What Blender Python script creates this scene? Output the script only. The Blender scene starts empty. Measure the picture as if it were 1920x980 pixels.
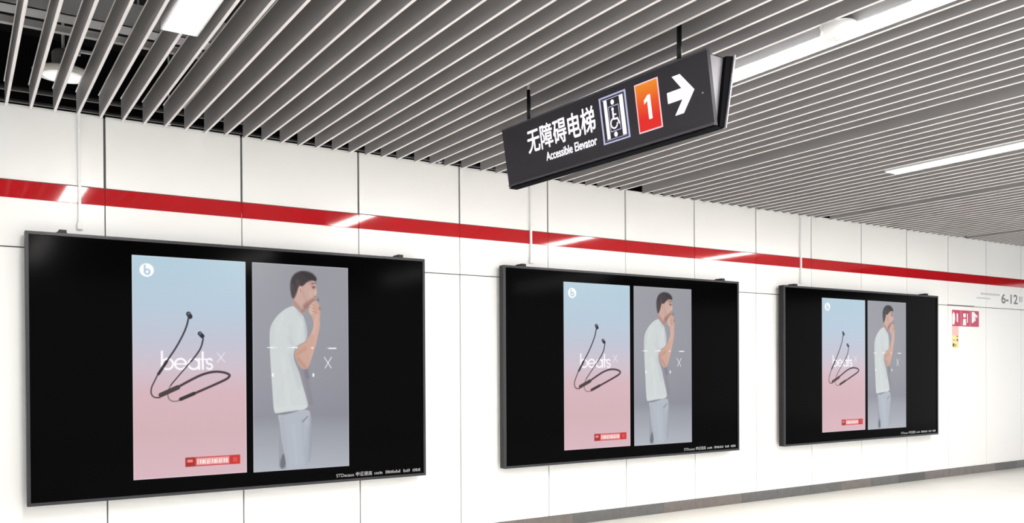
import bpy, bmesh, math, random
import numpy as np
from mathutils import Matrix, Vector

sc = bpy.context.scene
col = sc.collection

# ---------------------------------------------------------------- camera
F_PX = 1616.17
YAW, PITCH, ROLL = 0.572784, -0.0067294, -0.0051696
SHIFT = 211.37 / 1920
cam_d = bpy.data.cameras.new('camera')
cam = bpy.data.objects.new('camera', cam_d); col.objects.link(cam)
fwd = Vector((math.sin(YAW)*math.cos(PITCH), math.cos(YAW)*math.cos(PITCH), math.sin(PITCH)))
r0 = Vector((math.cos(YAW), -math.sin(YAW), 0)); u0 = r0.cross(fwd)
rgt = r0*math.cos(ROLL) + u0*math.sin(ROLL)
upv = -r0*math.sin(ROLL) + u0*math.cos(ROLL)
m = Matrix.Identity(4)
for i in range(3):
    m[i][0] = rgt[i]; m[i][1] = upv[i]; m[i][2] = -fwd[i]
cam.matrix_world = m                       # the eye is the origin, 1.42 m above the floor
cam_d.sensor_width = 36; cam_d.lens = F_PX*36/1920
cam_d.shift_y = SHIFT
cam_d.clip_start = .05; cam_d.clip_end = 100
sc.camera = cam

# ---------------------------------------------------------------- world, exposure
LAMP_STRENGTH = 82.0
world = bpy.data.worlds.new('world'); sc.world = world; world.use_nodes = True
bg = world.node_tree.nodes['Background']
bg.inputs[0].default_value = (.97, .98, 1, 1); bg.inputs[1].default_value = 1.9
sc.view_settings.view_transform = 'Standard'
sc.view_settings.look = 'None'
sc.view_settings.exposure = 0.0
sc.view_settings.gamma = 1.0
sc.view_settings.use_curve_mapping = False
sc.cycles.use_denoising = True
sc.cycles.max_bounces = 8
sc.cycles.diffuse_bounces = 5

# ---------------------------------------------------------------- helpers
def lin(c):
    return tuple(((v/255)/12.92 if v/255 <= .04045 else ((v/255+.055)/1.055)**2.4) for v in c)

def mat(name, rgb, rough=.5, metal=0, spec=.5, noise=0, nscale=8, bump=0, coat=0):
    ma = bpy.data.materials.new(name); ma.use_nodes = True
    nt = ma.node_tree; b = nt.nodes['Principled BSDF']
    b.inputs['Roughness'].default_value = rough; b.inputs['Metallic'].default_value = metal
    b.inputs['Specular IOR Level'].default_value = spec; b.inputs['Coat Weight'].default_value = coat
    c = lin(rgb)
    b.inputs['Base Color'].default_value = (*c, 1)
    if noise or bump:
        tc = nt.nodes.new('ShaderNodeTexCoord'); nz = nt.nodes.new('ShaderNodeTexNoise')
        nz.inputs['Scale'].default_value = nscale; nz.inputs['Detail'].default_value = 5
        nt.links.new(tc.outputs['Object'], nz.inputs['Vector'])
        if noise:
            rp = nt.nodes.new('ShaderNodeValToRGB')
            rp.color_ramp.elements[0].position = .3; rp.color_ramp.elements[1].position = .7
            rp.color_ramp.elements[0].color = (*[v*(1-noise) for v in c], 1)
            rp.color_ramp.elements[1].color = (*[min(1, v*(1+noise)) for v in c], 1)
            nt.links.new(nz.outputs['Fac'], rp.inputs['Fac']); nt.links.new(rp.outputs['Color'], b.inputs['Base Color'])
        if bump:
            bp = nt.nodes.new('ShaderNodeBump'); bp.inputs['Strength'].default_value = bump
            bp.inputs['Distance'].default_value = .01
            nt.links.new(nz.outputs['Fac'], bp.inputs['Height']); nt.links.new(bp.outputs['Normal'], b.inputs['Normal'])
    return ma

def emat(name, rgb, strength=1.0, base=(20, 20, 20)):
    ma = mat(name, base, .35, spec=.2)
    b = ma.node_tree.nodes['Principled BSDF']
    b.inputs['Emission Color'].default_value = (*lin(rgb), 1); b.inputs['Emission Strength'].default_value = strength
    return ma

def mesh(name, bm, ma, parent=None):
    me = bpy.data.meshes.new(name); bm.normal_update(); bm.to_mesh(me); bm.free()
    for x in (ma if isinstance(ma, list) else [ma]): me.materials.append(x)
    o = bpy.data.objects.new(name, me); col.objects.link(o)
    if parent: o.parent = parent
    return o

def box(bm, x0, x1, y0, y1, z0, z1, mi=0, bev=0):
    vs = [bm.verts.new((x, y, z)) for z in (z0, z1) for y in (y0, y1) for x in (x0, x1)]
    fs = [bm.faces.new([vs[i] for i in q]) for q in
          ((0, 2, 3, 1), (4, 5, 7, 6), (0, 1, 5, 4), (2, 6, 7, 3), (0, 4, 6, 2), (1, 3, 7, 5))]
    for f in fs: f.material_index = mi
    if bev:
        es = list({e for f in fs for e in f.edges})
        r = bmesh.ops.bevel(bm, geom=es, offset=bev, segments=2, affect='EDGES', profile=.7)
        for f in r['faces']: f.material_index = mi

def boxm(*a, mi=0, bev=0):
    bm = bmesh.new(); box(bm, *a, mi=mi, bev=bev); return bm

def prism(bm, pts, fn, d, mi=0):
    """pts 2-D outline; fn(u, v, w) -> 3-D; from w=0 to w=d"""
    a = [bm.verts.new(fn(u, v, 0)) for u, v in pts]; b = [bm.verts.new(fn(u, v, d)) for u, v in pts]
    n = len(pts); f = [bm.faces.new(a), bm.faces.new(b[::-1])]
    for i in range(n): f.append(bm.faces.new((a[i], b[i], b[(i+1) % n], a[(i+1) % n])))
    for x in f: x.material_index = mi

def tube(bm, p0, p1, r, n=16, r1=None):
    p0, p1 = Vector(p0), Vector(p1); d = (p1-p0).normalized()
    s = d.orthogonal().normalized(); t = d.cross(s); r1 = r if r1 is None else r1
    A = [bm.verts.new(p0+r*(s*math.cos(a)+t*math.sin(a))) for a in [2*math.pi*i/n for i in range(n)]]
    B = [bm.verts.new(p1+r1*(s*math.cos(a)+t*math.sin(a))) for a in [2*math.pi*i/n for i in range(n)]]
    bm.faces.new(A[::-1]); bm.faces.new(B)
    for i in range(n): bm.faces.new((A[i], A[(i+1) % n], B[(i+1) % n], B[i])).smooth = True

def lathe(bm, c, prof, n=40):
    rings = []
    for r, z in prof:
        rings.append([bm.verts.new((c[0]+r*math.cos(2*math.pi*i/n), c[1]+r*math.sin(2*math.pi*i/n), c[2]+z)) for i in range(n)])
    for k in range(len(rings)-1):
        for i in range(n):
            bm.faces.new((rings[k][i], rings[k][(i+1) % n], rings[k+1][(i+1) % n], rings[k+1][i])).smooth = True
    bm.faces.new(rings[0][::-1]); bm.faces.new(rings[-1])

def text_mesh(name, body, ma, parent, height, M, width=None, offset=0, extrude=.0006, fat=0):
    """M(u, v) -> local matrix for an XY text whose box is placed at the origin"""
    cu = bpy.data.curves.new(name, 'FONT'); cu.body = body; cu.size = 1; cu.offset = offset
    t = bpy.data.objects.new(name+'_tmp', cu); col.objects.link(t)
    dg = bpy.context.evaluated_depsgraph_get()
    me = bpy.data.meshes.new_from_object(t.evaluated_get(dg)); bpy.data.objects.remove(t)
    co = np.zeros(len(me.vertices)*3); me.vertices.foreach_get('co', co); co = co.reshape(-1, 3)
    mn, mx = co.min(0), co.max(0); s = height/(mx[1]-mn[1]); sx = (width/(mx[0]-mn[0])) if width else s
    co[:, 0] = (co[:, 0]-mn[0])*sx; co[:, 1] = (co[:, 1]-mn[1])*s; co[:, 2] = 0
    me.vertices.foreach_set('co', co.ravel()); me.transform(M); me.name = name
    bm = bmesh.new(); bm.from_mesh(me); nrm = (M.to_3x3() @ Vector((0, 0, 1))).normalized()
    r = bmesh.ops.extrude_face_region(bm, geom=bm.faces[:])
    bmesh.ops.translate(bm, vec=nrm*extrude, verts=[v for v in r['geom'] if isinstance(v, bmesh.types.BMVert)])
    if fat:                                    # heavier strokes: the outline repeated around itself
        base = me.copy(); bm.free(); bm = bmesh.new(); ax, ay = M.to_3x3() @ Vector((1, 0, 0)), M.to_3x3() @ Vector((0, 1, 0))
        for k in range(6):
            a = math.pi*k/3; d = (ax*math.cos(a)+ay*math.sin(a))*fat+nrm*(.00006*k)
            t2 = base.copy(); t2.transform(Matrix.Translation(d)); bm.from_mesh(t2)
    bm.to_mesh(me); bm.free()
    me.materials.clear(); me.materials.append(ma)
    o = bpy.data.objects.new(name, me); col.objects.link(o); o.parent = parent
    return o

def thing(name, label, cat, loc=(0, 0, 0), rz=0, group=None):
    o = bpy.data.objects.new(name, None); col.objects.link(o); o.empty_display_size = .1
    o.location = loc; o.rotation_euler = (0, 0, rz); tag(o, label, cat, group); return o
def tag(o, label, cat, group=None):
    o['label'] = label; o['category'] = cat
    if group: o['group'] = group
def struct(o): o['kind'] = 'structure'; return o
def copy_tree(o, parent=None):
    c = o.copy(); col.objects.link(c); c.parent = parent
    for ch in [x for x in bpy.data.objects if x.parent == o]: copy_tree(ch, c)
    return c

# ---------------------------------------------------------------- dimensions
D = 6.285                 # wall face
C = 1.666                 # underside of the ceiling slats
FL = -1.42                # floor
S0, PW = 0.841, 0.9       # first wall joint, panel pitch
Z_SEAM, Z_R0, Z_R1 = .7857, 1.0946, 1.205

M_wall = mat('white_enamel_panel', (247, 247, 245), .30, spec=.32, noise=.015, nscale=.8, bump=.02)
M_joint = mat('joint_grey', (92, 92, 92), .8)
M_red = mat('red_gloss_band', (176, 27, 33), .05, spec=.42, noise=.04, nscale=1.5, bump=.015)
M_floor = mat('pale_polished_stone', (232, 231, 224), .22, spec=.45, noise=.03, nscale=2.5)
M_black = mat('black_void', (9, 8, 9), .9, spec=.1)
M_slat = [mat('slat_grey_side', (155, 153, 154), .5, spec=.3, noise=.03, nscale=3), mat('slat_edge_floor_light', (243, 240, 241), .35, spec=.5)]  # near-white edge tone paints in light from the floor; sides kept darker
M_rail = mat('galvanised_rail', (196, 196, 198), .5)
M_white = mat('white_plastic', (240, 240, 240), .4)
M_housing = mat('lamp_housing_white', (225, 225, 228), .4)
M_lamp = emat('lamp_diffuser', (255, 250, 246), LAMP_STRENGTH, base=(240, 240, 240))
M_frame = mat('dark_grey_frame', (38, 37, 42), .35, spec=.4)
M_case = mat('black_case', (14, 14, 15), .4, spec=.3)
M_glass = mat('black_glass', (3, 3, 4), .11, spec=.02)
M_stone = [mat('skirting_stone_%s' % n, c, .35, noise=.12, nscale=14) for n, c in
           (('brown', (104, 97, 94)), ('grey', (90, 90, 89)), ('dark', (74, 72, 70)))]

# ---------------------------------------------------------------- the room
bm = boxm(-7, 20, -6, D+.08, FL-.2, FL)
floor = struct(mesh('floor', bm, M_floor))

bm = bmesh.new()
box(bm, -6.36, 18.84, D+.012, D+.12, FL, C+.01, mi=1)
rows = [(FL+.1, Z_SEAM-.004, .0045), (Z_SEAM+.004, Z_R0, .0035), (Z_R1+.006, C+.02, .0075)]
for z0, z1, g in rows:
    for n in range(-8, 20):
        x0 = S0+n*PW
        box(bm, x0+g, x0+PW-g, D, D+.02, z0, z1, bev=.002)
struct(mesh('wall_back', bm, [M_wall, M_joint]))

bm = bmesh.new()
for n in range(-8, 20):
    x0 = S0+n*PW
    box(bm, x0+.0012, x0+PW-.0012, D-.006, D+.02, Z_R0, Z_R1, bev=.0015)
box(bm, -6.35, 18.8, D+.002, D+.02, Z_R1, Z_R1+.006, mi=1)
struct(mesh('trim_1', bm, [M_red, M_joint]))

random.seed(4)
bm = bmesh.new(); x = -6.3; k = 0
while x < 18.5:
    w = .55
    box(bm, x+.001, x+w-.001, D-.012, D+.02, FL, FL+.098, mi=random.choice([0, 0, 1, 2]), bev=.002)
    x += w
struct(mesh('baseboard_back', bm, M_stone))

# ---------------------------------------------------------------- slatted ceiling
SH, ST = .155, .0165
lamp_x = [.937, 3.745, 6.76, 9.70]
bm = bmesh.new()
box(bm, -7, 20, -6, 8.2, 2.75, 2.85)
box(bm, -7, 20, 8.1, 8.2, C, 2.75)
box(bm, -7, -6.9, -6, 8.1, C+.16, 2.75); box(bm, 19.9, 20, -6, 8.1, C+.16, 2.75); box(bm, -6.9, 19.9, -6, -5.9, C+.16, 2.75)  # unseen plenum sides, added to keep world light out of the void
ceiling = struct(mesh('ceiling', bm, M_black))

def slat_mesh(y0, y1):
    bm = bmesh.new(); t = ST/2
    # a pressed U-shaped aluminium blade: closed rounded bottom, small flanges on top
    prof = [(-t+.003, 0), (t-.003, 0), (t, .003), (t, SH-.006), (t+.005, SH-.005), (t+.005, SH), (t-.002, SH), (t-.002, SH-.004),
            (-t+.002, SH-.004), (-t+.002, SH), (-t-.005, SH), (-t-.005, SH-.005), (-t, SH-.006), (-t, .003)]
    prism(bm, prof, lambda u, v, w: (u, y0+w, v), y1-y0)
    bmesh.ops.recalc_face_normals(bm, faces=bm.faces[:])
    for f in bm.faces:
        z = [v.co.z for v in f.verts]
        if max(z) < .0035 or min(z) > SH-.0062: f.material_index = 1  # bottom and top flanges get the painted floor-light tone
    return bm
Y_END = D-.012
L_ROWS = [(1.55, 4.465), (-2.6, .45)]
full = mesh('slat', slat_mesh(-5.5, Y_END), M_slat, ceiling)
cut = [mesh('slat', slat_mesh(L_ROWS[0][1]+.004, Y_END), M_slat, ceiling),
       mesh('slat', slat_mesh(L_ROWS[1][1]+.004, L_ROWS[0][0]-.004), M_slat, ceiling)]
xs = [.278+.1345*k for k in range(-8, 21)]
xs += [3.125, 3.265, 3.400, 3.560, 3.745] + [3.895+.138*k for k in range(11)]
xs += [5.5495+.1345*k for k in range(20)]
xs += [8.355+.1345*k for k in range(20)]
xs += [11.16+.1345*k for k in range(14)]
used_full = used_cut = False
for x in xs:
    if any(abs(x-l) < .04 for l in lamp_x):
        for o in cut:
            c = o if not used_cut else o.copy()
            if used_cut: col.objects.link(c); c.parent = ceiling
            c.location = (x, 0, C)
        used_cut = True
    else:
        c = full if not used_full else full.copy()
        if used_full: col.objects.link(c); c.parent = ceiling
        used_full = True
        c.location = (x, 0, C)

# rails that carry the slats, running along the wall above them
for ry in (5.235, 2.9, .5):
    bm = bmesh.new()
    box(bm, -2, 14, ry-.018, ry+.018, C+SH+.001, C+SH+.032)
    box(bm, -2, 14, ry-.024, ry+.024, C+SH+.032, C+SH+.036)
    mesh('carrier_rail', bm, M_rail, ceiling)
bm = bmesh.new()
box(bm, -2, 6.0, 5.60, 5.606, 2.06, 2.20); box(bm, -2, 6.0, 5.60, 5.74, 2.06, 2.066); box(bm, -2, 6.0, 5.60, 5.70, 2.2, 2.206)
duct = mesh('cable_tray', bm, M_rail)
tag(duct, 'grey metal cable tray running above the ceiling slats at upper left', 'cable tray')
for x in (-1.2, .95, 3.1, 5.2):
    bm = bmesh.new(); tube(bm, (x, 5.65, 2.206), (x, 5.65, 2.75), .006); mesh('hanger_rod', bm, M_rail, duct)
bm = bmesh.new(); tube(bm, (-2, 6.55, 1.86), (5, 6.55, 1.86), .017); tube(bm, (-2, 6.55, 1.78), (5, 6.55, 1.78), .011)
pipe = mesh('service_pipe', bm, mat('pipe_grey', (70, 66, 64), .5))
tag(pipe, 'thin dark grey service pipe behind the slats just above the wall top', 'pipe')
for x in (-.9, 1.3, 3.5):
    bm = bmesh.new(); box(bm, x-.012, x+.012, 6.535, 6.565, 1.765, 1.90); box(bm, x-.004, x+.004, 6.545, 6.555, 1.90, 2.75)
    mesh('pipe_clamp', bm, M_rail, pipe)

# round lamp in the void
dl = thing('round_lamp', 'round white pan lamp glimpsed above the ceiling slats at upper left', 'lamp', (.592, 6.2, 1.885))
bm = bmesh.new()
lathe(bm, (0, 0, 0), [(.12, .0), (.165, .004), (.172, .012), (.178, .022), (.15, .034), (.09, .046)])
mesh('reflector', bm, mat('pan_white', (228, 226, 222), .5), dl)
bm = bmesh.new(); lathe(bm, (0, 0, 0), [(.105, -.008), (.118, -.004), (.118, .004)]); mesh('lamp_glass', bm, emat('opal_glass', (250, 250, 244), .55, base=(240, 240, 235)), dl)
bm = bmesh.new(); lathe(bm, (0, 0, 0), [(.062, .046), (.066, .06), (.066, .145), (.055, .16), (.02, .165)]); mesh('ballast_housing', bm, mat('ballast_grey', (120, 116, 114), .5), dl)
bm = bmesh.new(); tube(bm, (0, 0, .16), (0, 0, .865), .008); mesh('hanger_rod', bm, M_rail, dl)
bm = bmesh.new(); box(bm, .06, .20, -.012, .012, .17, .185); box(bm, .08, .10, -.014, .014, .15, .20); box(bm, -.01, .08, -.006, .006, .172, .182)
mesh('mounting_bracket', bm, M_rail, dl)

# ---------------------------------------------------------------- linear lamps
def linear_lamp(x, y0, y1, label):
    t = thing('linear_lamp', label, 'ceiling lamp', (x, (y0+y1)/2, C-.006)); h = (y1-y0)/2
    bm = bmesh.new(); w = .087
    prof = [(-w, 0), (-w+.010, 0), (-w+.010, .012), (w-.010, .012), (w-.010, 0), (w, 0), (w, .075), (w-.03, .095), (-w+.03, .095), (-w, .075)]
    prism(bm, prof, lambda u, v, q: (u, -h+q, v), 2*h); bmesh.ops.recalc_face_normals(bm, faces=bm.faces[:])
    mesh('housing', bm, M_housing, t)
    bm = bmesh.new(); box(bm, -w+.0105, w-.0105, -h+.008, h-.008, .003, .0118); mesh('diffuser', bm, M_lamp, t)
    for s in (-1, 1):
        bm = bmesh.new(); box(bm, -w, w, min(s*h, s*(h-.006)), max(s*h, s*(h-.006)), 0, .075, bev=.001); mesh('end_cap', bm, M_housing, t)
    return t
lab = ['wide bright ceiling lamp at top left, set between slats above the nearest screen',
       'long bright ceiling lamp passing behind the hanging sign to the top edge',
       'long thin bright ceiling lamp right of centre, beyond the hanging sign',
       'farthest bright ceiling lamp, at the right edge of the slatted ceiling']
for x, l in zip(lamp_x, lab): linear_lamp(x, *L_ROWS[0], l)
for x, l in zip(lamp_x, ('nearest', 'second', 'third', 'fourth')):  # second row is out of view, added to light the room
    linear_lamp(x, *L_ROWS[1], 'unseen ceiling lamp added for light in the row behind the viewer, %s from the left end' % l)

# smoke detector
sd = thing('smoke_detector', 'white round detector under the ceiling, beside the long bright lamp', 'detector', (3.63, 2.675, C-.05))
bm = bmesh.new(); lathe(bm, (0, 0, 0), [(.03, -.012), (.062, -.008), (.078, .004), (.083, .018), (.083, .040), (.079, .046)]); mesh('detector_body', bm, M_white, sd)
bm = bmesh.new(); lathe(bm, (0, 0, 0), [(.086, .046), (.086, .0495), (.080, .0499)]); mesh('mounting_plate', bm, M_white, sd)
bm = bmesh.new(); lathe(bm, (0, 0, 0), [(.010, -.018), (.022, -.016), (.024, -.010)]); mesh('sensor_cap', bm, M_white, sd)

# ---------------------------------------------------------------- hanging sign
M_sface = mat('sign_charcoal_face', (42, 40, 46), .5, spec=.22, noise=.04, nscale=5)
M_sdark = mat('sign_black', (16, 16, 20), .85, spec=.04)
M_sgrey = mat('sign_end_grey', (128, 126, 134), .45, spec=.5)
M_strim = mat('sign_trim_grey', (62, 60, 66), .5, spec=.3)
M_slight = mat('sign_light_trim', (150, 148, 156), .4)
M_lit = emat('sign_lit_white', (250, 246, 255), 1.15)
M_lav = emat('sign_lit_lavender', (196, 196, 232), .9)
SL = 1.672
ang = math.atan2(2.88-4.55, 2.993-2.921)
sign = thing('hanging_sign', 'charcoal hanging sign with white lift lettering, red number plate and arrow', 'sign', (2.921, 4.55, 1.135), ang)
LEAN = -.055/.35
def sl(s, t, w=0): return (s, LEAN*t-w, t)           # point on the front face, w in front of it
H = .347
bm = bmesh.new(); prism(bm, [(0, 0), (0, H), (.022, H), (.022, .0)], lambda u, v, w: (w, LEAN*v+u, v), SL); bmesh.ops.recalc_face_normals(bm, faces=bm.faces[:])
fp = mesh('front_panel', bm, M_sface, sign)
bm = bmesh.new()
def bar(s0, s1, t0, t1, d=.004): prism(bm, [(s0, t0), (s1, t0), (s1, t1), (s0, t1)], lambda u, v, w: sl(u, v, w), d)
bar(0, SL, 0, .012); bar(0, SL, H-.009, H); 
bmesh.ops.recalc_face_normals(bm, faces=bm.faces[:]); mesh('edge_strip', bm, M_strim, fp)
# rear panel leans the other way
R0, R1 = .030, .078
bm = bmesh.new(); prism(bm, [(R0, -.004), (R1, .335), (R1+.050, .345), (R0+.032, -.004)], lambda u, v, w: (w, u, v), SL+.004); bmesh.ops.recalc_face_normals(bm, faces=bm.faces[:])
rp_ = mesh('rear_panel', bm, M_sdark, sign)
bm = bmesh.new(); prism(bm, [(R0+.033, -.006), (R1+.051, .350), (R1+.060, .350), (R0+.041, -.006)], lambda u, v, w: (w, u, v), SL+.012); bmesh.ops.recalc_face_normals(bm, faces=bm.faces[:])
mesh('edge_strip', bm, M_slight, rp_)
for s in (.010, SL-.022):
    bm = bmesh.new()
    prism(bm, [(.0225, .004), (.0225+LEAN*.33, .33), (R1-.002, .33), (R0-.001, .004)], lambda u, v, w, s=s: (s+w, u, v), .008)
    bmesh.ops.recalc_face_normals(bm, faces=bm.faces[:]); mesh('end_plate', bm, M_sgrey, sign)
bm = boxm(.02, SL-.02, -.028, R1-.004, .330, .337); mesh('top_cover', bm, M_sdark, sign)
bm = boxm(0, SL, .0, R0+.028, -.010, -.0042, bev=.001); mesh('bottom_rail', bm, M_sdark, sign)
bm = bmesh.new(); tube(bm, sl(1.623, .158), sl(1.623, .158, .003), .004, 12); mesh('screw', bm, M_slight, sign)
for s, tag_ in ((.17, 0), (1.42, 1)):
    bm = bmesh.new(); tube(bm, (s, .03, .337), (s, .03, C-1.135+.035), .0125, 20); tube(bm, (s, .03, .337), (s, .03, .347), .022, 20)
    rod = mesh('hanging_rod', bm, M_case, sign)
    bm = bmesh.new(); tube(bm, (s, .03, C-1.135+.035), (s, .03, 2.75-1.135), .010, 16); mesh('upper_rod', bm, M_rail, rod)

import mathutils
def FM(s, t, w=.0012):          # matrix: XY of a flat text -> sign face
    xax = Vector((1, 0, 0)); yax = Vector((0, LEAN, 1)); zax = xax.cross(yax).normalized()
    M = Matrix.Identity(4); p = Vector(sl(s, t, w))
    for i in range(3): M[i][0] = xax[i]; M[i][1] = yax[i]; M[i][2] = zax[i]; M[i][3] = p[i]
    return M
text_mesh('chinese_lettering', '\u65e0\u969c\u788d\u7535\u68af', M_lit, sign, .135, FM(.246, .154), width=.612, fat=.0026)
text_mesh('english_lettering', 'Accessible Elevator', M_lit, sign, .047, FM(.405, .082), width=.45, fat=.0018)

def flat(name, polys, ma, d=.0012, w0=.0, parent=None):
    bm = bmesh.new()
    for P in polys: prism(bm, P, lambda u, v, w: sl(u, v, w+w0), d)
    bmesh.ops.recalc_face_normals(bm, faces=bm.faces[:]); return mesh(name, bm, ma, parent or sign)
def rect(a, b, c, d): return [(a, c), (b, c), (b, d), (a, d)]
def ring2(cx, cy, r0, r1, a0=0, a1=360, n=20):
    out = []
    for i in range(n):
        p, q = math.radians(a0+(a1-a0)*i/n), math.radians(a0+(a1-a0)*(i+1)/n)
        out.append([(cx+r0*math.cos(p), cy+r0*math.sin(p)), (cx+r1*math.cos(p), cy+r1*math.sin(p)), (cx+r1*math.cos(q), cy+r1*math.sin(q)), (cx+r0*math.cos(q), cy+r0*math.sin(q))])
    return out
def disc2(cx, cy, r, n=20): return [[(cx+r*math.cos(2*math.pi*i/n), cy+r*math.sin(2*math.pi*i/n)) for i in range(n)]]
def seg2(x0, y0, x1, y1, w):
    d = math.hypot(x1-x0, y1-y0); nx, ny = -(y1-y0)/d*w/2, (x1-x0)/d*w/2
    return [(x0+nx, y0+ny), (x1+nx, y1+ny), (x1-nx, y1-ny), (x0-nx, y0-ny)]
ip = flat('elevator_pictogram', [rect(.906, 1.114, .066, .074), rect(.906, 1.114, .300, .308), rect(.906, .918, .074, .300), rect(1.102, 1.114, .074, .300),
     rect(.930, 1.09, .082, .085), rect(.930, 1.09, .289, .292)], M_lav)
flat('lift_door', [rect(.940, .964, .088, .288), rect(1.062, 1.090, .088, .288)], M_lit, parent=ip)
flat('wheelchair_figure', disc2(1.008, .268, .013) + disc2(1.008, .103, .013) + disc2(1.004, .232, .009) +
     [seg2(1.004, .222, 1.004, .180, .012), seg2(1.004, .182, 1.034, .180, .009), seg2(1.032, .184, 1.046, .150, .009), seg2(1.004, .204, 1.028, .202, .007)] +
     ring2(1.004, .160, .021, .029, 95, 360), M_lit, parent=ip)
flat('lift_car_outline', [rect(.972, 1.052, .246, .250), rect(.972, 1.052, .120, .124), rect(.972, .975, .124, .246), rect(1.049, 1.052, .124, .246)], M_lav, parent=ip)
np_ = flat('number_plate', [rect(1.180, 1.348, .064, .306)], None or emat('plate_border_pink', (255, 205, 215), 1.0), d=.001)
M_or = emat('plate_orange_red', (240, 60, 20), 1.0)
nt = M_or.node_tree; tc = nt.nodes.new('ShaderNodeTexCoord'); sp = nt.nodes.new('ShaderNodeSeparateXYZ'); rp = nt.nodes.new('ShaderNodeValToRGB')
nt.links.new(tc.outputs['Generated'], sp.inputs[0]); nt.links.new(sp.outputs['Z'], rp.inputs[0])
rp.color_ramp.elements[0].color = (*lin((228, 32, 24)), 1); rp.color_ramp.elements[0].position = .25
rp.color_ramp.elements[1].color = (*lin((238, 142, 22)), 1)
e = rp.color_ramp.elements.new(.6); e.color = (*lin((236, 84, 20)), 1)
nt.links.new(rp.outputs[0], nt.nodes['Principled BSDF'].inputs['Emission Color'])
flat('number_field', [rect(1.188, 1.340, .071, .299)], M_or, w0=.001, d=.001, parent=np_)
flat('numeral', [[(1.262, .120), (1.286, .120), (1.286, .238), (1.268, .238), (1.240, .217), (1.240, .198), (1.262, .212)]], M_lit, w0=.002, d=.001, parent=np_)
flat('arrow', [[(1.398, .161), (1.494, .161), (1.436, .096), (1.493, .096), (1.574, .187), (1.493, .279), (1.440, .279), (1.494, .213), (1.398, .213)]], M_lit)

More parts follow.
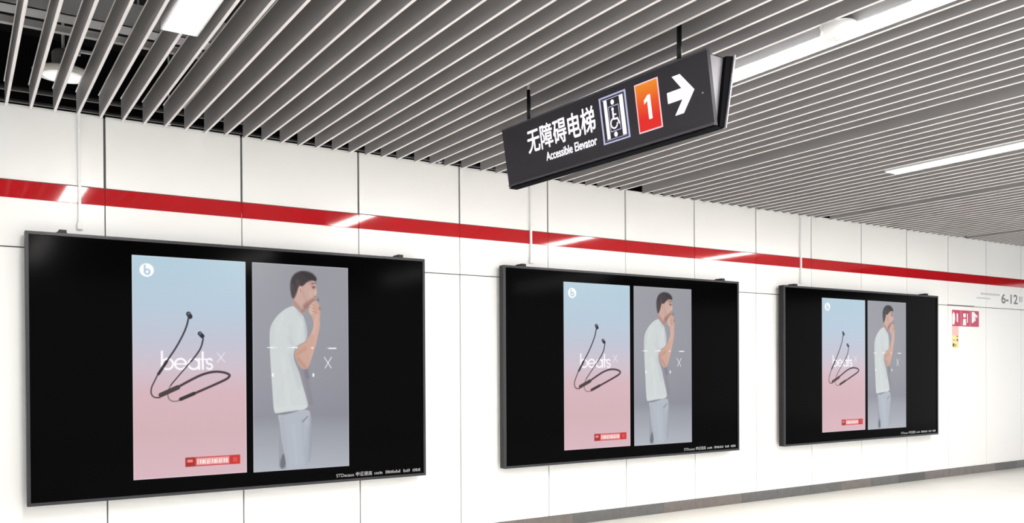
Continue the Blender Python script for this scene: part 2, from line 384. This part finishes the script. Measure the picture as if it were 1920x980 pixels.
# ---------------------------------------------------------------- advert artwork (flat printed / displayed pictures)
ART = {
    'wire1': [[0.478,0.276],[0.462,0.312],[0.425,0.356],[0.367,0.411],[0.309,0.455],[0.263,0.493],[0.216,0.525],[0.18,0.563],[0.155,0.589],[0.149,0.616],[0.174,0.635],[0.225,0.636]],
    'thick1': [[0.285,0.474],[0.216,0.529]],
    'mod1': [[0.235,0.624],[0.38,0.591]],
    'wire2': [[0.607,0.369],[0.588,0.41],[0.544,0.444],[0.491,0.477],[0.427,0.515],[0.364,0.553],[0.312,0.585],[0.291,0.618],[0.301,0.645],[0.342,0.656],[0.394,0.651]],
    'mod2': [[0.405,0.645],[0.523,0.62]],
    'neck': [[0.38,0.59],[0.49,0.559],[0.597,0.532],[0.704,0.519],[0.792,0.523],[0.841,0.533],[0.847,0.541],[0.824,0.554],[0.747,0.572],[0.638,0.596],[0.526,0.62]],
    'buds': [[0.487,0.263],[0.594,0.352]],
    'word': [[0.246,0.431],[0.245,0.506],[0.304,0.482],[0.407,0.478],[0.517,0.482],[0.576,0.46],[0.575,0.51],[0.614,0.432],[0.613,0.502],[0.683,0.479],[0.733,0.432],[0.798,0.474],[0.798,0.432],[0.732,0.474]],
    'logo': [[0.123,0.064],[0.182,0.062],[0.123,0.095]],
    'banner': [[0.442,0.913],[0.523,0.958],[0.532,0.912],[0.842,0.967],[0.847,0.919],[0.936,0.964]],
    'hair': [[0.397,0.159],[0.381,0.117],[0.385,0.077],[0.418,0.047],[0.477,0.03],[0.549,0.027],[0.615,0.036],[0.659,0.058],[0.656,0.077],[0.607,0.07],[0.554,0.082],[0.528,0.095],[0.502,0.105],[0.476,0.099],[0.458,0.121],[0.44,0.146],[0.416,0.168]],
    'head': [[0.416,0.162],[0.443,0.137],[0.463,0.105],[0.521,0.086],[0.601,0.068],[0.651,0.076],[0.645,0.098],[0.666,0.129],[0.65,0.14],[0.655,0.154],[0.633,0.164],[0.628,0.182],[0.586,0.192],[0.552,0.211],[0.526,0.242],[0.48,0.228],[0.435,0.204],[0.396,0.195]],
    'ear': [[0.485,0.102],[0.466,0.115],[0.469,0.136],[0.484,0.143],[0.5,0.126],[0.503,0.11]],
    'beard': [[0.513,0.193],[0.56,0.176],[0.599,0.164],[0.639,0.154],[0.642,0.17],[0.619,0.185],[0.579,0.195],[0.546,0.213],[0.513,0.209]],
    'eye': [[0.607,0.102],[0.647,0.098],[0.64,0.111],[0.613,0.113]],
    'shirt': [[0.416,0.198],[0.332,0.215],[0.248,0.249],[0.187,0.292],[0.168,0.329],[0.17,0.413],[0.179,0.503],[0.188,0.57],[0.192,0.605],[0.206,0.719],[0.237,0.723],[0.396,0.714],[0.564,0.706],[0.548,0.659],[0.505,0.592],[0.474,0.531],[0.45,0.504],[0.418,0.467],[0.408,0.433],[0.439,0.394],[0.541,0.375],[0.56,0.337],[0.545,0.288],[0.513,0.243],[0.454,0.216]],
    'arm': [[0.412,0.433],[0.452,0.392],[0.541,0.375],[0.584,0.343],[0.627,0.3],[0.611,0.251],[0.569,0.229],[0.572,0.211],[0.599,0.186],[0.639,0.168],[0.679,0.181],[0.7,0.221],[0.689,0.256],[0.693,0.293],[0.666,0.349],[0.642,0.399],[0.611,0.439],[0.582,0.485],[0.548,0.511],[0.502,0.511],[0.451,0.479]],
    'fold': [[0.457,0.504],[0.515,0.513],[0.575,0.492],[0.594,0.51],[0.593,0.532],[0.588,0.7],[0.564,0.706],[0.548,0.659],[0.505,0.592],[0.474,0.531]],
    'trouser': [[0.237,0.723],[0.396,0.714],[0.564,0.706],[0.592,0.736],[0.6,0.838],[0.587,0.92],[0.573,0.988],[0.339,0.996],[0.323,0.953],[0.303,0.902],[0.282,0.851],[0.266,0.771]],
    'leg2': [[0.266,0.771],[0.282,0.851],[0.303,0.902],[0.328,0.963],[0.333,0.996],[0.249,0.993],[0.257,0.931],[0.251,0.83]],
    'wedge': [[0.303,0.904],[0.331,0.968],[0.291,0.997],[0.257,0.971]],
    'hemsh': [[0.237,0.723],[0.396,0.714],[0.482,0.71],[0.343,0.728],[0.279,0.731]],
    'pocket': [[0.552,0.743],[0.503,0.767]],
    'marks': [[0.145,0.405],[0.24,0.405],[0.351,0.404],[0.449,0.404],[0.605,0.405],[0.777,0.406],[0.858,0.407],[0.736,0.451],[0.809,0.504],[0.813,0.451],[0.744,0.504],[0.199,0.536],[0.618,0.538]],
    'horizon': [[0.92,0.533],[0.918,0.694],[0.916,0.801],[0.914,0.963]]}

def g_poly(P, X, Y, soft):
    P = np.array(P); n = len(P); d = np.full(X.shape, 1e9); ins = np.zeros(X.shape, bool)
    for i in range(n):
        a, b = P[i], P[(i+1) % n]; e = b-a; wx, wy = X-a[0], Y-a[1]
        t = np.clip((wx*e[0]+wy*e[1])/(e@e+1e-12), 0, 1); d = np.minimum(d, (wx-e[0]*t)**2+(wy-e[1]*t)**2)
        c = (a[1] > Y) != (b[1] > Y)
        xi = a[0]+(Y-a[1])/((b[1]-a[1]) if abs(b[1]-a[1]) > 1e-12 else 1e-12)*(b[0]-a[0]); ins ^= c & (X < xi)
    sd = np.where(ins, -1, 1)*np.sqrt(d)
    return np.clip(.5-sd/soft, 0, 1)
def smooth(P, k=2, closed=True):
    P = np.array(P, float)
    for _ in range(k):
        Q = []; n = len(P)
        for i in range(n if closed else n-1):
            a, b = P[i], P[(i+1) % n]; Q += [a*.75+b*.25, a*.25+b*.75]
        if not closed: Q = [P[0]]+Q+[P[-1]]
        P = np.array(Q)
    return P
def g_line(P, X, Y, r, soft):
    d = np.full(X.shape, 1e9)
    for a, b in zip(P[:-1], P[1:]):
        a, b = np.array(a), np.array(b); e = b-a; wx, wy = X-a[0], Y-a[1]
        t = np.clip((wx*e[0]+wy*e[1])/(e@e+1e-12), 0, 1); d = np.minimum(d, (wx-e[0]*t)**2+(wy-e[1]*t)**2)
    return np.clip(.5-(np.sqrt(d)-r)/soft, 0, 1)
def arc(cx, cy, r, a0, a1, n=24): return [(cx+r*math.cos(math.radians(a0+(a1-a0)*i/n)), cy+r*math.sin(math.radians(a0+(a1-a0)*i/n))) for i in range(n+1)]
def blend(img, m, c, op=1):
    c = np.array(c, float); m = (m*op)[..., None]; img[:] = img*(1-m)+c*m
def gradient(Y, stops):
    ys = [s[0] for s in stops]; return np.stack([np.interp(Y, ys, [s[1][k] for s in stops]) for k in range(3)], -1)

def picture(name, w, h, asp, painter, nx=260):
    """a flat screen picture: fine grid whose displayed colours are an attribute; lies in XZ facing -Y"""
    ny = int(nx*h/w); u = np.linspace(0, 1, nx+1); v = np.linspace(0, 1, ny+1)
    U, V = np.meshgrid(u, v); X = U*w; Y = V*h          # metres from top left
    img = painter(X, Y, w, h)
    co = np.zeros((ny+1, nx+1, 3)); co[..., 0] = X; co[..., 2] = -Y
    idx = np.arange((nx+1)*(ny+1)).reshape(ny+1, nx+1)
    q = np.stack([idx[1:, :-1], idx[1:, 1:], idx[:-1, 1:], idx[:-1, :-1]], -1).reshape(-1, 4)
    me = bpy.data.meshes.new(name); me.vertices.add(co.size//3); me.vertices.foreach_set('co', co.ravel())
    me.loops.add(q.size); me.loops.foreach_set('vertex_index', q.ravel().astype(np.int32))
    me.polygons.add(len(q)); me.polygons.foreach_set('loop_start', (np.arange(len(q))*4).astype(np.int32))
    me.update(calc_edges=True); me.validate()
    l = img/255; l = np.where(l <= .04045, l/12.92, ((l+.055)/1.055)**2.4)
    at = me.color_attributes.new('picture', 'FLOAT_COLOR', 'POINT')
    at.data.foreach_set('color', np.concatenate([l, np.ones(l.shape[:2]+(1,))], -1).astype(np.float32).ravel())
    ma = bpy.data.materials.new(name); ma.use_nodes = True; nt = ma.node_tree; b = nt.nodes['Principled BSDF']
    a = nt.nodes.new('ShaderNodeVertexColor'); a.layer_name = 'picture'
    nt.links.new(a.outputs['Color'], b.inputs['Emission Color']); b.inputs['Emission Strength'].default_value = 1.0
    b.inputs['Base Color'].default_value = (.01, .01, .01, 1); b.inputs['Roughness'].default_value = .2; b.inputs['Specular IOR Level'].default_value = .15
    me.materials.append(ma)
    return me

def S(k, w, h, closed=None):
    P = [(a*w, b*h) for a, b in ART[k]]
    return P if closed is None else smooth(P, 2, closed)

def paint_product(X, Y, w, h):
    V = Y/h
    img = gradient(V, [(0, (178, 203, 217)), (.22, (180, 199, 215)), (.38, (190, 192, 208)), (.5, (203, 188, 200)), (.62, (211, 176, 184)), (.8, (207, 173, 179)), (1, (214, 178, 188))])
    px = .0035
    ed = np.minimum(np.minimum(X, w-X), np.minimum(Y, h-Y)); blend(img, np.clip(1-ed/.010, 0, 1), (226, 222, 230), .45)
    wh = (250, 248, 252)
    # lower-case word with a raised thin x
    def L(P, r=.0068, op=1, c=wh): blend(img, g_line(P, X, Y, r, px*1.6), c, op)
    b0 = .2461*w; yb = .508*h; rr = .0355
    L([(b0, .428*h), (b0, yb)]); L(arc(b0+rr, yb-rr, rr, 0, 360))
    cx = b0+3.25*rr+.004; L(arc(cx, yb-rr, rr, 40, 360)); L([(cx-rr, yb-rr), (cx+rr, yb-rr)], .005)
    cx = b0+5.65*rr+.006; L(arc(cx, yb-rr, rr, 0, 360)); L([(cx+rr, yb-2*rr), (cx+rr, yb)])
    tx = cx+rr+.024; L([(tx, .430*h), (tx, yb-.002)]); L([(tx-.010, yb-2*rr+.003), (tx+.022, yb-2*rr+.003)], .005)
    sx = tx+.045; L(arc(sx, yb-rr*1.48, rr*.52, -30, -270, 14)+arc(sx, yb-rr*.5, rr*.52, -90, 150, 14), .0062)
    xa, xb, ya, yy = .733*w, .800*w, .432*h, .476*h
    L([(xa, ya), (xb, yy)], .0030, .6); L([(xb, ya), (xa, yy)], .0030, .6)
    # round white emblem with a b cut out of it
    cx, cy = .1234*w, .0641*h; R = .045
    blend(img, np.clip(.5-(np.hypot(X-cx, Y-cy)-R)/px, 0, 1), (250, 252, 255))
    L(arc(cx+.003, cy+.011, .0155, 0, 360), .0062, 1, (178, 202, 216)); L([(cx-.0125, cy-.030), (cx-.0125, cy+.012)], .0058, 1, (178, 202, 216))
    # neckband earphones
    dk = (38, 26, 32)
    def K(k, r, c=dk, op=1): blend(img, g_line(S(k, w, h, False), X, Y, r, px*1.5), c, op)
    K('wire2', .0028, (72, 56, 64), .85); blend(img, g_line(S('wire2', w, h, False)[:14], X, Y, .0050, px*1.5), (44, 36, 48))
    blend(img, g_line(S('wire2', w, h, False)[14:26], X, Y, .0032, px*1.5), (40, 30, 40))
    K('wire1', .004, (52, 38, 46)); blend(img, g_line(S('wire1', w, h, False)[:26], X, Y, .0052, px*1.5), (44, 40, 52))
    blend(img, g_line(S('thick1', w, h), X, Y, .0088, px*1.5), (30, 18, 24))
    K('neck', .0078, (58, 34, 42)); K('mod1', .0150, (50, 36, 40)); K('mod1', .008, (72, 54, 58), .6); K('mod2', .0115, (34, 20, 26))
    for (cx, cy), s, dx in zip(S('buds', w, h), (.022, .020), (-.006, -.012)):
        blend(img, g_line([(cx+dx, cy-.012), (cx+.004, cy+.006)], X, Y, s*.72, px), (36, 40, 54))
        blend(img, g_line([(cx+.004, cy+.002), (cx+.004, cy+.008)], X, Y, s*.62, px), (18, 16, 24))
        blend(img, g_line([(cx+dx, cy-.014), (cx+dx+.004, cy-.012)], X, Y, s*.25, px), (104, 116, 136))
    # small shop banner: red badge, pale strip with tiny characters, red button
    def R_(a, b, c, rad=.004):
        blend(img, g_poly([(a[0], a[1]), (b[0], a[1]), (b[0], b[1]), (a[0], b[1])], X, Y, px*1.5), c)
    B = S('banner', w, h); yt, yo = B[0][1]+.001, B[1][1]-.004
    R_((B[0][0], yt), (B[5][0], yo), (196, 34, 34))
    R_((B[0][0], yt), (B[1][0], yo), (160, 22, 22)); R_((B[0][0]+.012, yt+.014), (B[1][0]-.012, yt+.034), (240, 130, 124))
    R_((B[2][0]+.004, yt+.006), (B[3][0]-.004, yo-.006), (226, 150, 152))
    n = 13
    for i in range(n):
        x0 = B[2][0]+.012+i*(B[3][0]-B[2][0]-.024)/n
        k = (i*7) % 5
        R_((x0, yt+.015+.001*k), (x0+.006+.0018*k, yo-.014-.001*(k % 3)), (255, 232, 226))
        if k % 2: R_((x0+.002, yt+.024), (x0+.008, yt+.028), (232, 160, 160))
    R_((B[4][0], yt), (B[5][0], yo), (196, 30, 30)); R_((B[4][0]+.018, yt+.014), (B[5][0]-.018, yo-.014), (224, 66, 56))
    return img

def paint_model(X, Y, w, h):
    V = Y/h; U = X/w
    img = gradient(V, [(0, (150, 151, 158)), (.3, (147, 148, 157)), (.55, (143, 144, 153)), (.74, (136, 137, 148)), (.80, (148, 151, 161)), (1, (172, 176, 186))])
    img += ((U-.5)*-6)[..., None]
    px = .0035; so = .006
    def P(k, c, op=1, soft=so, sm=True): blend(img, g_poly(S(k, w, h, True) if sm else S(k, w, h), X, Y, soft), c, op)
    def L(pts, r, c, op=1, soft=.006): blend(img, g_line([(a*w, b*h) for a, b in pts], X, Y, r, soft), c, op)
    def shade(mask, a, b, c, op):      # soft darker fold painted inside a mask
        g = g_line([(a[0]*w, a[1]*h), (b[0]*w, b[1]*h)], X, Y, .0, .05); blend(img, mask*g, c, op)
    P('leg2', (150, 153, 163)); P('wedge', (104, 107, 118), 1, .010)
    P('trouser', (174, 180, 190))
    tm = g_poly(S('trouser', w, h, True), X, Y, so)
    shade(tm, (.60, .72), (.58, .99), (116, 120, 136), 1.0); shade(tm, (.565, .80), (.54, .98), (140, 145, 158), .6)
    shade(tm, (.50, .76), (.52, .93), (150, 156, 166), .5); shade(tm, (.29, .75), (.33, .95), (160, 165, 174), .7)
    shade(tm, (.40, .78), (.44, .97), (188, 194, 205), .6)
    L([(.5518, .7429), (.5026, .7675)], .004, (110, 114, 126), .9)
    P('fold', (143, 141, 150), .95, .012)
    L([(.52, .52), (.56, .60), (.59, .68)], .012, (122, 121, 134), .55, .03); L([(.54, .515), (.56, .55)], .012, (112, 110, 128), .7, .02)
    # head
    P('head', (198, 164, 154)); hm = g_poly(S('head', w, h, True), X, Y, so)
    shade(hm, (.40, .175), (.50, .225), (140, 96, 88), .9); shade(hm, (.50, .12), (.54, .17), (178, 138, 128), .6); shade(hm, (.60, .085), (.64, .11), (150, 108, 100), .8); shade(hm, (.52, .225), (.56, .20), (110, 72, 66), .8)
    shade(hm, (.64, .09), (.655, .15), (228, 196, 180), .7); shade(hm, (.60, .13), (.60, .15), (214, 178, 166), .7)
    P('beard', (136, 94, 84), .6, .022); P('eye', (112, 76, 68), .85, .008)
    L([(.61, .088), (.65, .084)], .003, (70, 50, 48), .9); L([(.63, .150), (.655, .152)], .003, (150, 96, 88), .9)
    P('hair', (52, 45, 49), 1, .014)
    hr = g_poly(S('hair', w, h, True), X, Y, so)
    shade(hr, (.40, .10), (.43, .15), (104, 88, 92), .8); shade(hr, (.46, .08), (.47, .12), (106, 90, 92), .8); shade(hr, (.50, .035), (.64, .065), (30, 27, 34), .9)
    P('ear', (214, 176, 162), 1, .008); L([(.487, .115), (.489, .132)], .003, (150, 104, 94), .9)
    # t-shirt
    P('shirt', (203, 208, 209)); sm_ = g_poly(S('shirt', w, h, True), X, Y, so)
    shade(sm_, (.20, .30), (.18, .40), (190, 196, 198), .8); shade(sm_, (.38, .44), (.47, .60), (178, 184, 190), .75)
    shade(sm_, (.30, .45), (.36, .68), (214, 220, 218), .8); shade(sm_, (.53, .62), (.56, .69), (186, 192, 196), .7)
    shade(sm_, (.54, .27), (.555, .37), (158, 162, 174), 1.0); shade(sm_, (.47, .235), (.53, .27), (176, 180, 188), .8); shade(sm_, (.36, .36), (.43, .40), (176, 182, 188), .5); shade(sm_, (.42, .46), (.50, .58), (168, 174, 184), .5); shade(sm_, (.50, .26), (.47, .36), (216, 220, 222), .6)
    shade(sm_, (.38, .30), (.40, .42), (186, 192, 196), .55); shade(sm_, (.30, .25), (.25, .33), (214, 219, 219), .6); shade(sm_, (.35, .52), (.24, .66), (192, 198, 200), .45)
    shade(sm_, (.22, .70), (.54, .695), (218, 224, 220), .6); L([(.42, .2), (.47, .225), (.515, .245)], .0035, (150, 140, 146), .8)
    P('hemsh', (118, 124, 130), .9, .010)
    # raised arm and hand at the mouth
    P('arm', (200, 160, 144)); am = g_poly(S('arm', w, h, True), X, Y, so)
    shade(am, (.43, .44), (.53, .41), (176, 126, 96), .8); shade(am, (.62, .33), (.66, .25), (222, 186, 176), .9)
    shade(am, (.69, .28), (.60, .45), (222, 176, 164), .7); shade(am, (.46, .46), (.53, .50), (166, 118, 94), .8)
    shade(am, (.58, .39), (.57, .43), (210, 164, 140), .5); shade(am, (.60, .19), (.60, .23), (232, 204, 192), .9)
    for a, b in (((.600, .188), (.640, .198)), ((.598, .205), (.652, .214)), ((.605, .222), (.655, .230))): L([a, b], .0022, (164, 118, 106), .8)
    L([(.672, .163), (.676, .170)], .006, (92, 76, 78), .6, .012); L([(.688, .205), (.690, .213)], .006, (110, 88, 88), .6, .012)
    L([(.43, .425), (.50, .386), (.545, .376)], .003, (150, 152, 156), .7)
    # white overlay marks and thin x
    M_ = ART['marks']; wh = (246, 246, 250)
    L([(M_[0][0], .405), (.172, .405)], .0028, wh); L([(.180, .405), (.200, .405)], .0044, wh); L([(.205, .405), (M_[1][0], .405)], .0024, wh, .8)
    L([M_[2], (.40, .404)], .0026, wh, .8); L([(.40, .404), M_[3]], .0044, wh)
    L([M_[4], (.611, .405)], .0066, (255, 226, 216)); L([(.760, .4055), (.766, .4055)], .002, wh, .7)
    for i in range(5): L([(.785+i*.017, .4062), (.793+i*.017, .4062)], .0052, wh, .9)
    L([M_[7], M_[8]], .0034, wh, .8); L([M_[9], M_[10]], .0034, wh, .8)
    L([(M_[11][0], .533), (M_[11][0], .541)], .0075, wh); L([(M_[12][0], .535), (M_[12][0], .543)], .0075, (240, 238, 248))
    ed = np.minimum(np.minimum(X, w-X), np.minimum(Y, h-Y)); blend(img, np.clip(1-ed/.010, 0, 1), (196, 198, 208), .45)
    return img

me_prod = picture('product_advert', .748, 1.496, 1, paint_product)
me_model = picture('portrait_advert', .725, 1.501, 1, paint_model)

# ---------------------------------------------------------------- wall screens
TW, TH, TD = 2.786, 1.727, .062
YF = 6.175                                   # front of the glass
M_cap = mat('caption_grey', (150, 150, 150), .6)
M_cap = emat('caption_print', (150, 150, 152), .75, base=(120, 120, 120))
def wall_screen(label):
    t = thing('wall_screen', label, 'screen', (.367, YF, .877), 0, 'advertising screens along the wall')
    bm = bmesh.new(); box(bm, 0, TW, .004, TD, -TH, 0, bev=.003)
    mesh('housing', bm, M_case, t)
    bm = bmesh.new(); f = .020
    for a in ((0, TW, -TH, -TH+f), (0, TW, -f, 0), (0, f, -TH+f, -f), (TW-f, TW, -TH+f, -f)):
        box(bm, a[0], a[1], -.010, .004, a[2], a[3], bev=.0015)
    mesh('bezel', bm, M_frame, t)
    bm = boxm(f, TW-f, 0, .004, -TH+f, -f); mesh('glass_panel', bm, M_glass, t)
    o = bpy.data.objects.new('product_advert', me_prod); col.objects.link(o); o.parent = t; o.location = (.618, -.0012, -.110)
    o['label'] = 'pink and blue picture with black neckband earphones'
    o = bpy.data.objects.new('portrait_advert', me_model); col.objects.link(o); o.parent = t; o.location = (1.413, -.0012, -.109)
    o['label'] = 'grey picture of a person in a white t-shirt with hand at the mouth'
    for x in (.213, 2.583):
        bm = bmesh.new(); box(bm, x-.022, x+.022, .008, .10, 0, .024, bev=.003); box(bm, x-.03, x+.03, .07, .11, -.1, .016)
        mesh('mounting_bracket', bm, M_case, t)
    M = Matrix.Translation((2.035, -.0015, -1.694)) @ Matrix.Rotation(math.pi/2, 4, 'X')
    cap = text_mesh('caption', 'STDecaux \u7533\u901a\u5fb7\u9ad8', M_cap, t, .034, M, width=.29, offset=.008, extrude=.0004)
    x = 2.345; random.seed(2)
    for wd in (5, 9, 4, 5):
        bm = bmesh.new()
        for k in range(wd):
            hh = random.choice([.016, .021, .024]); box(bm, x, x+.007, -.002, -.0012, -1.690, -1.690+hh); 
            if k % 2: box(bm, x+.007, x+.012, -.002, -.0012, -1.690+hh*.45, -1.690+hh*.7)
            x += .0145
        x += .022
        mesh('caption', bm, M_cap, t)
    return t
s1 = wall_screen('large black wall screen nearest the viewer, at left, below the wide lamp')
s2 = copy_tree(s1); s2.location.x = 3.897; s2.scale.x = 2.852/TW
s2['label'] = 'black wall screen hung in the middle, between the near and far screens'
s3 = copy_tree(s1); s3.location.x = 7.438; s3.scale.x = 2.880/TW
s3['label'] = 'farthest and smallest looking black wall screen, next to the pink pictogram signs'

# white cable trunking down to each screen
for x, l in ((.687, 'thin white cable trunking crossing the red band above the nearest screen'),
             (4.248, 'thin white cable trunking crossing the red band above the middle screen'),
             (7.845, 'thin white cable trunking crossing the red band above the farthest screen')):
    t = thing('cable_trunking', l, 'trunking', (x, D, C+.02))
    bm = bmesh.new(); box(bm, -.009, .009, -.024, -.0065, -.735, 0, bev=.003); mesh('cover', bm, M_white, t)
    bm = bmesh.new(); box(bm, -.017, .017, -.034, -.0065, -.765, -.720, bev=.004); mesh('outlet_box', bm, M_white, t)
    for z in (-.1, -.44):
        bm = bmesh.new(); box(bm, -.012, .012, -.027, -.0065, z-.006, z+.006, bev=.002)
        mesh('clip', bm, M_white, t)

# ---------------------------------------------------------------- small wall signs on the right
M_pink = mat('sign_crimson', (190, 34, 84), .4); M_pw = mat('sign_white', (245, 244, 245), .4)
M_yel = mat('warning_yellow', (246, 220, 150), .4); M_ink = mat('ink_dark', (70, 56, 50), .5); M_salmon = mat('sticker_salmon', (240, 186, 180), .4)
def wrect(bm, x0, x1, z0, z1, y=.0025, mi=0, y0=0): box(bm, x0, x1, -y, -y0, z0, z1, mi=mi)
def wpoly(bm, P, y, mi=0): prism(bm, P, lambda u, v, w: (u, -y+w, v), .001, mi)
def wall_thing(name, label, cat, x, z, group=None): return thing(name, label, cat, (x, D, z), 0, group)
labs = ['crimson prohibition sign with a white figure, left one of three beside the far screen',
        'crimson prohibition sign with a white figure, middle one of three beside the far screen',
        'crimson prohibition sign with a white bent shape, right one of three beside the far screen']
for i in range(3):
    t = wall_thing('prohibition_sign', labs[i], 'sign', 10.83+i*.213, .520, 'crimson prohibition signs')
    bm = boxm(0, .203, -.0025, 0, 0, .210); mesh('plate', bm, M_pink, t)
    bm = bmesh.new()
    if i == 0:
        P = [[(.0, .02), (.045, .02), (.065, .09), (.06, .15), (.035, .185), (.0, .15)], [(.10, .06), (.13, .05), (.13, .16), (.10, .17)]]
    elif i == 1:
        P = [[(.03, .015), (.11, .015), (.10, .10), (.04, .10)], [(.04, .12), (.10, .12), (.10, .17), (.04, .17)], [(.13, .05), (.15, .05), (.15, .17), (.13, .17)]]
    else:
        P = [[(.03, .05), (.06, .05), (.09, .075), (.12, .075), (.12, .14), (.165, .115), (.165, .15), (.12, .17), (.09, .195), (.03, .195)]]
    for q in P: wpoly(bm, q, .0036)
    bmesh.ops.recalc_face_normals(bm, faces=bm.faces[:]); mesh('pictogram', bm, M_pw, t)
t = wall_thing('warning_sticker', 'narrow pale pink and yellow warning sticker below the crimson signs', 'sticker', 10.83, .235)
bm = boxm(0, .145, -.002, 0, 0, .165); mesh('yellow_field', bm, M_yel, t)
bm = boxm(0, .145, -.002, 0, .165, .284); mesh('pink_field', bm, M_salmon, t)
for a in ((.01, .05, .02, .06), (.07, .085, .02, .05), (.1, .13, .09, .12), (.02, .06, .10, .108), (.1, .13, .145, .16)):
    bm = bmesh.new(); wrect(bm, *a, y=.003, y0=.002); mesh('mark', bm, M_ink, t)
M_faint = mat('faint_grey_print', (196, 196, 198), .5); M_num = mat('grey_print', (120, 120, 122), .5)
t = wall_thing('exit_range_lettering', 'grey exit numbers lettered on the white wall under the red band, far right', 'lettering', 12.03, .86)
MX = Matrix.Translation((.0, -.0005, 0)) @ Matrix.Rotation(math.pi/2, 4, 'X')
text_mesh('numerals', '6-12', M_num, t, .125, MX, width=.42, fat=.004)
bm = bmesh.new(); random.seed(7)
x = -.52
while x < -.06:
    wrect(bm, x, x+.022, .095, .120, y=.0012); x += .032
mesh('small_print', bm, M_faint, t); bm = bmesh.new()
x = -.62
while x < -.30:
    wrect(bm, x, x+.018, .040, .056, y=.0012); x += .026
mesh('small_print', bm, M_faint, t); bm = bmesh.new()
wrect(bm, .46, .50, .03, .11, y=.0012); wrect(bm, .52, .55, .03, .11, y=.0012)
mesh('small_print', bm, M_faint, t)
bm = bmesh.new(); box(bm, 0, .62, -.006, 0, 0, .012, bev=.002)
o = mesh('ledge_strip', bm, M_joint); o.location = (10.72, D, .783)
tag(o, 'short dark grey strip along the wall joint above the crimson signs', 'strip')
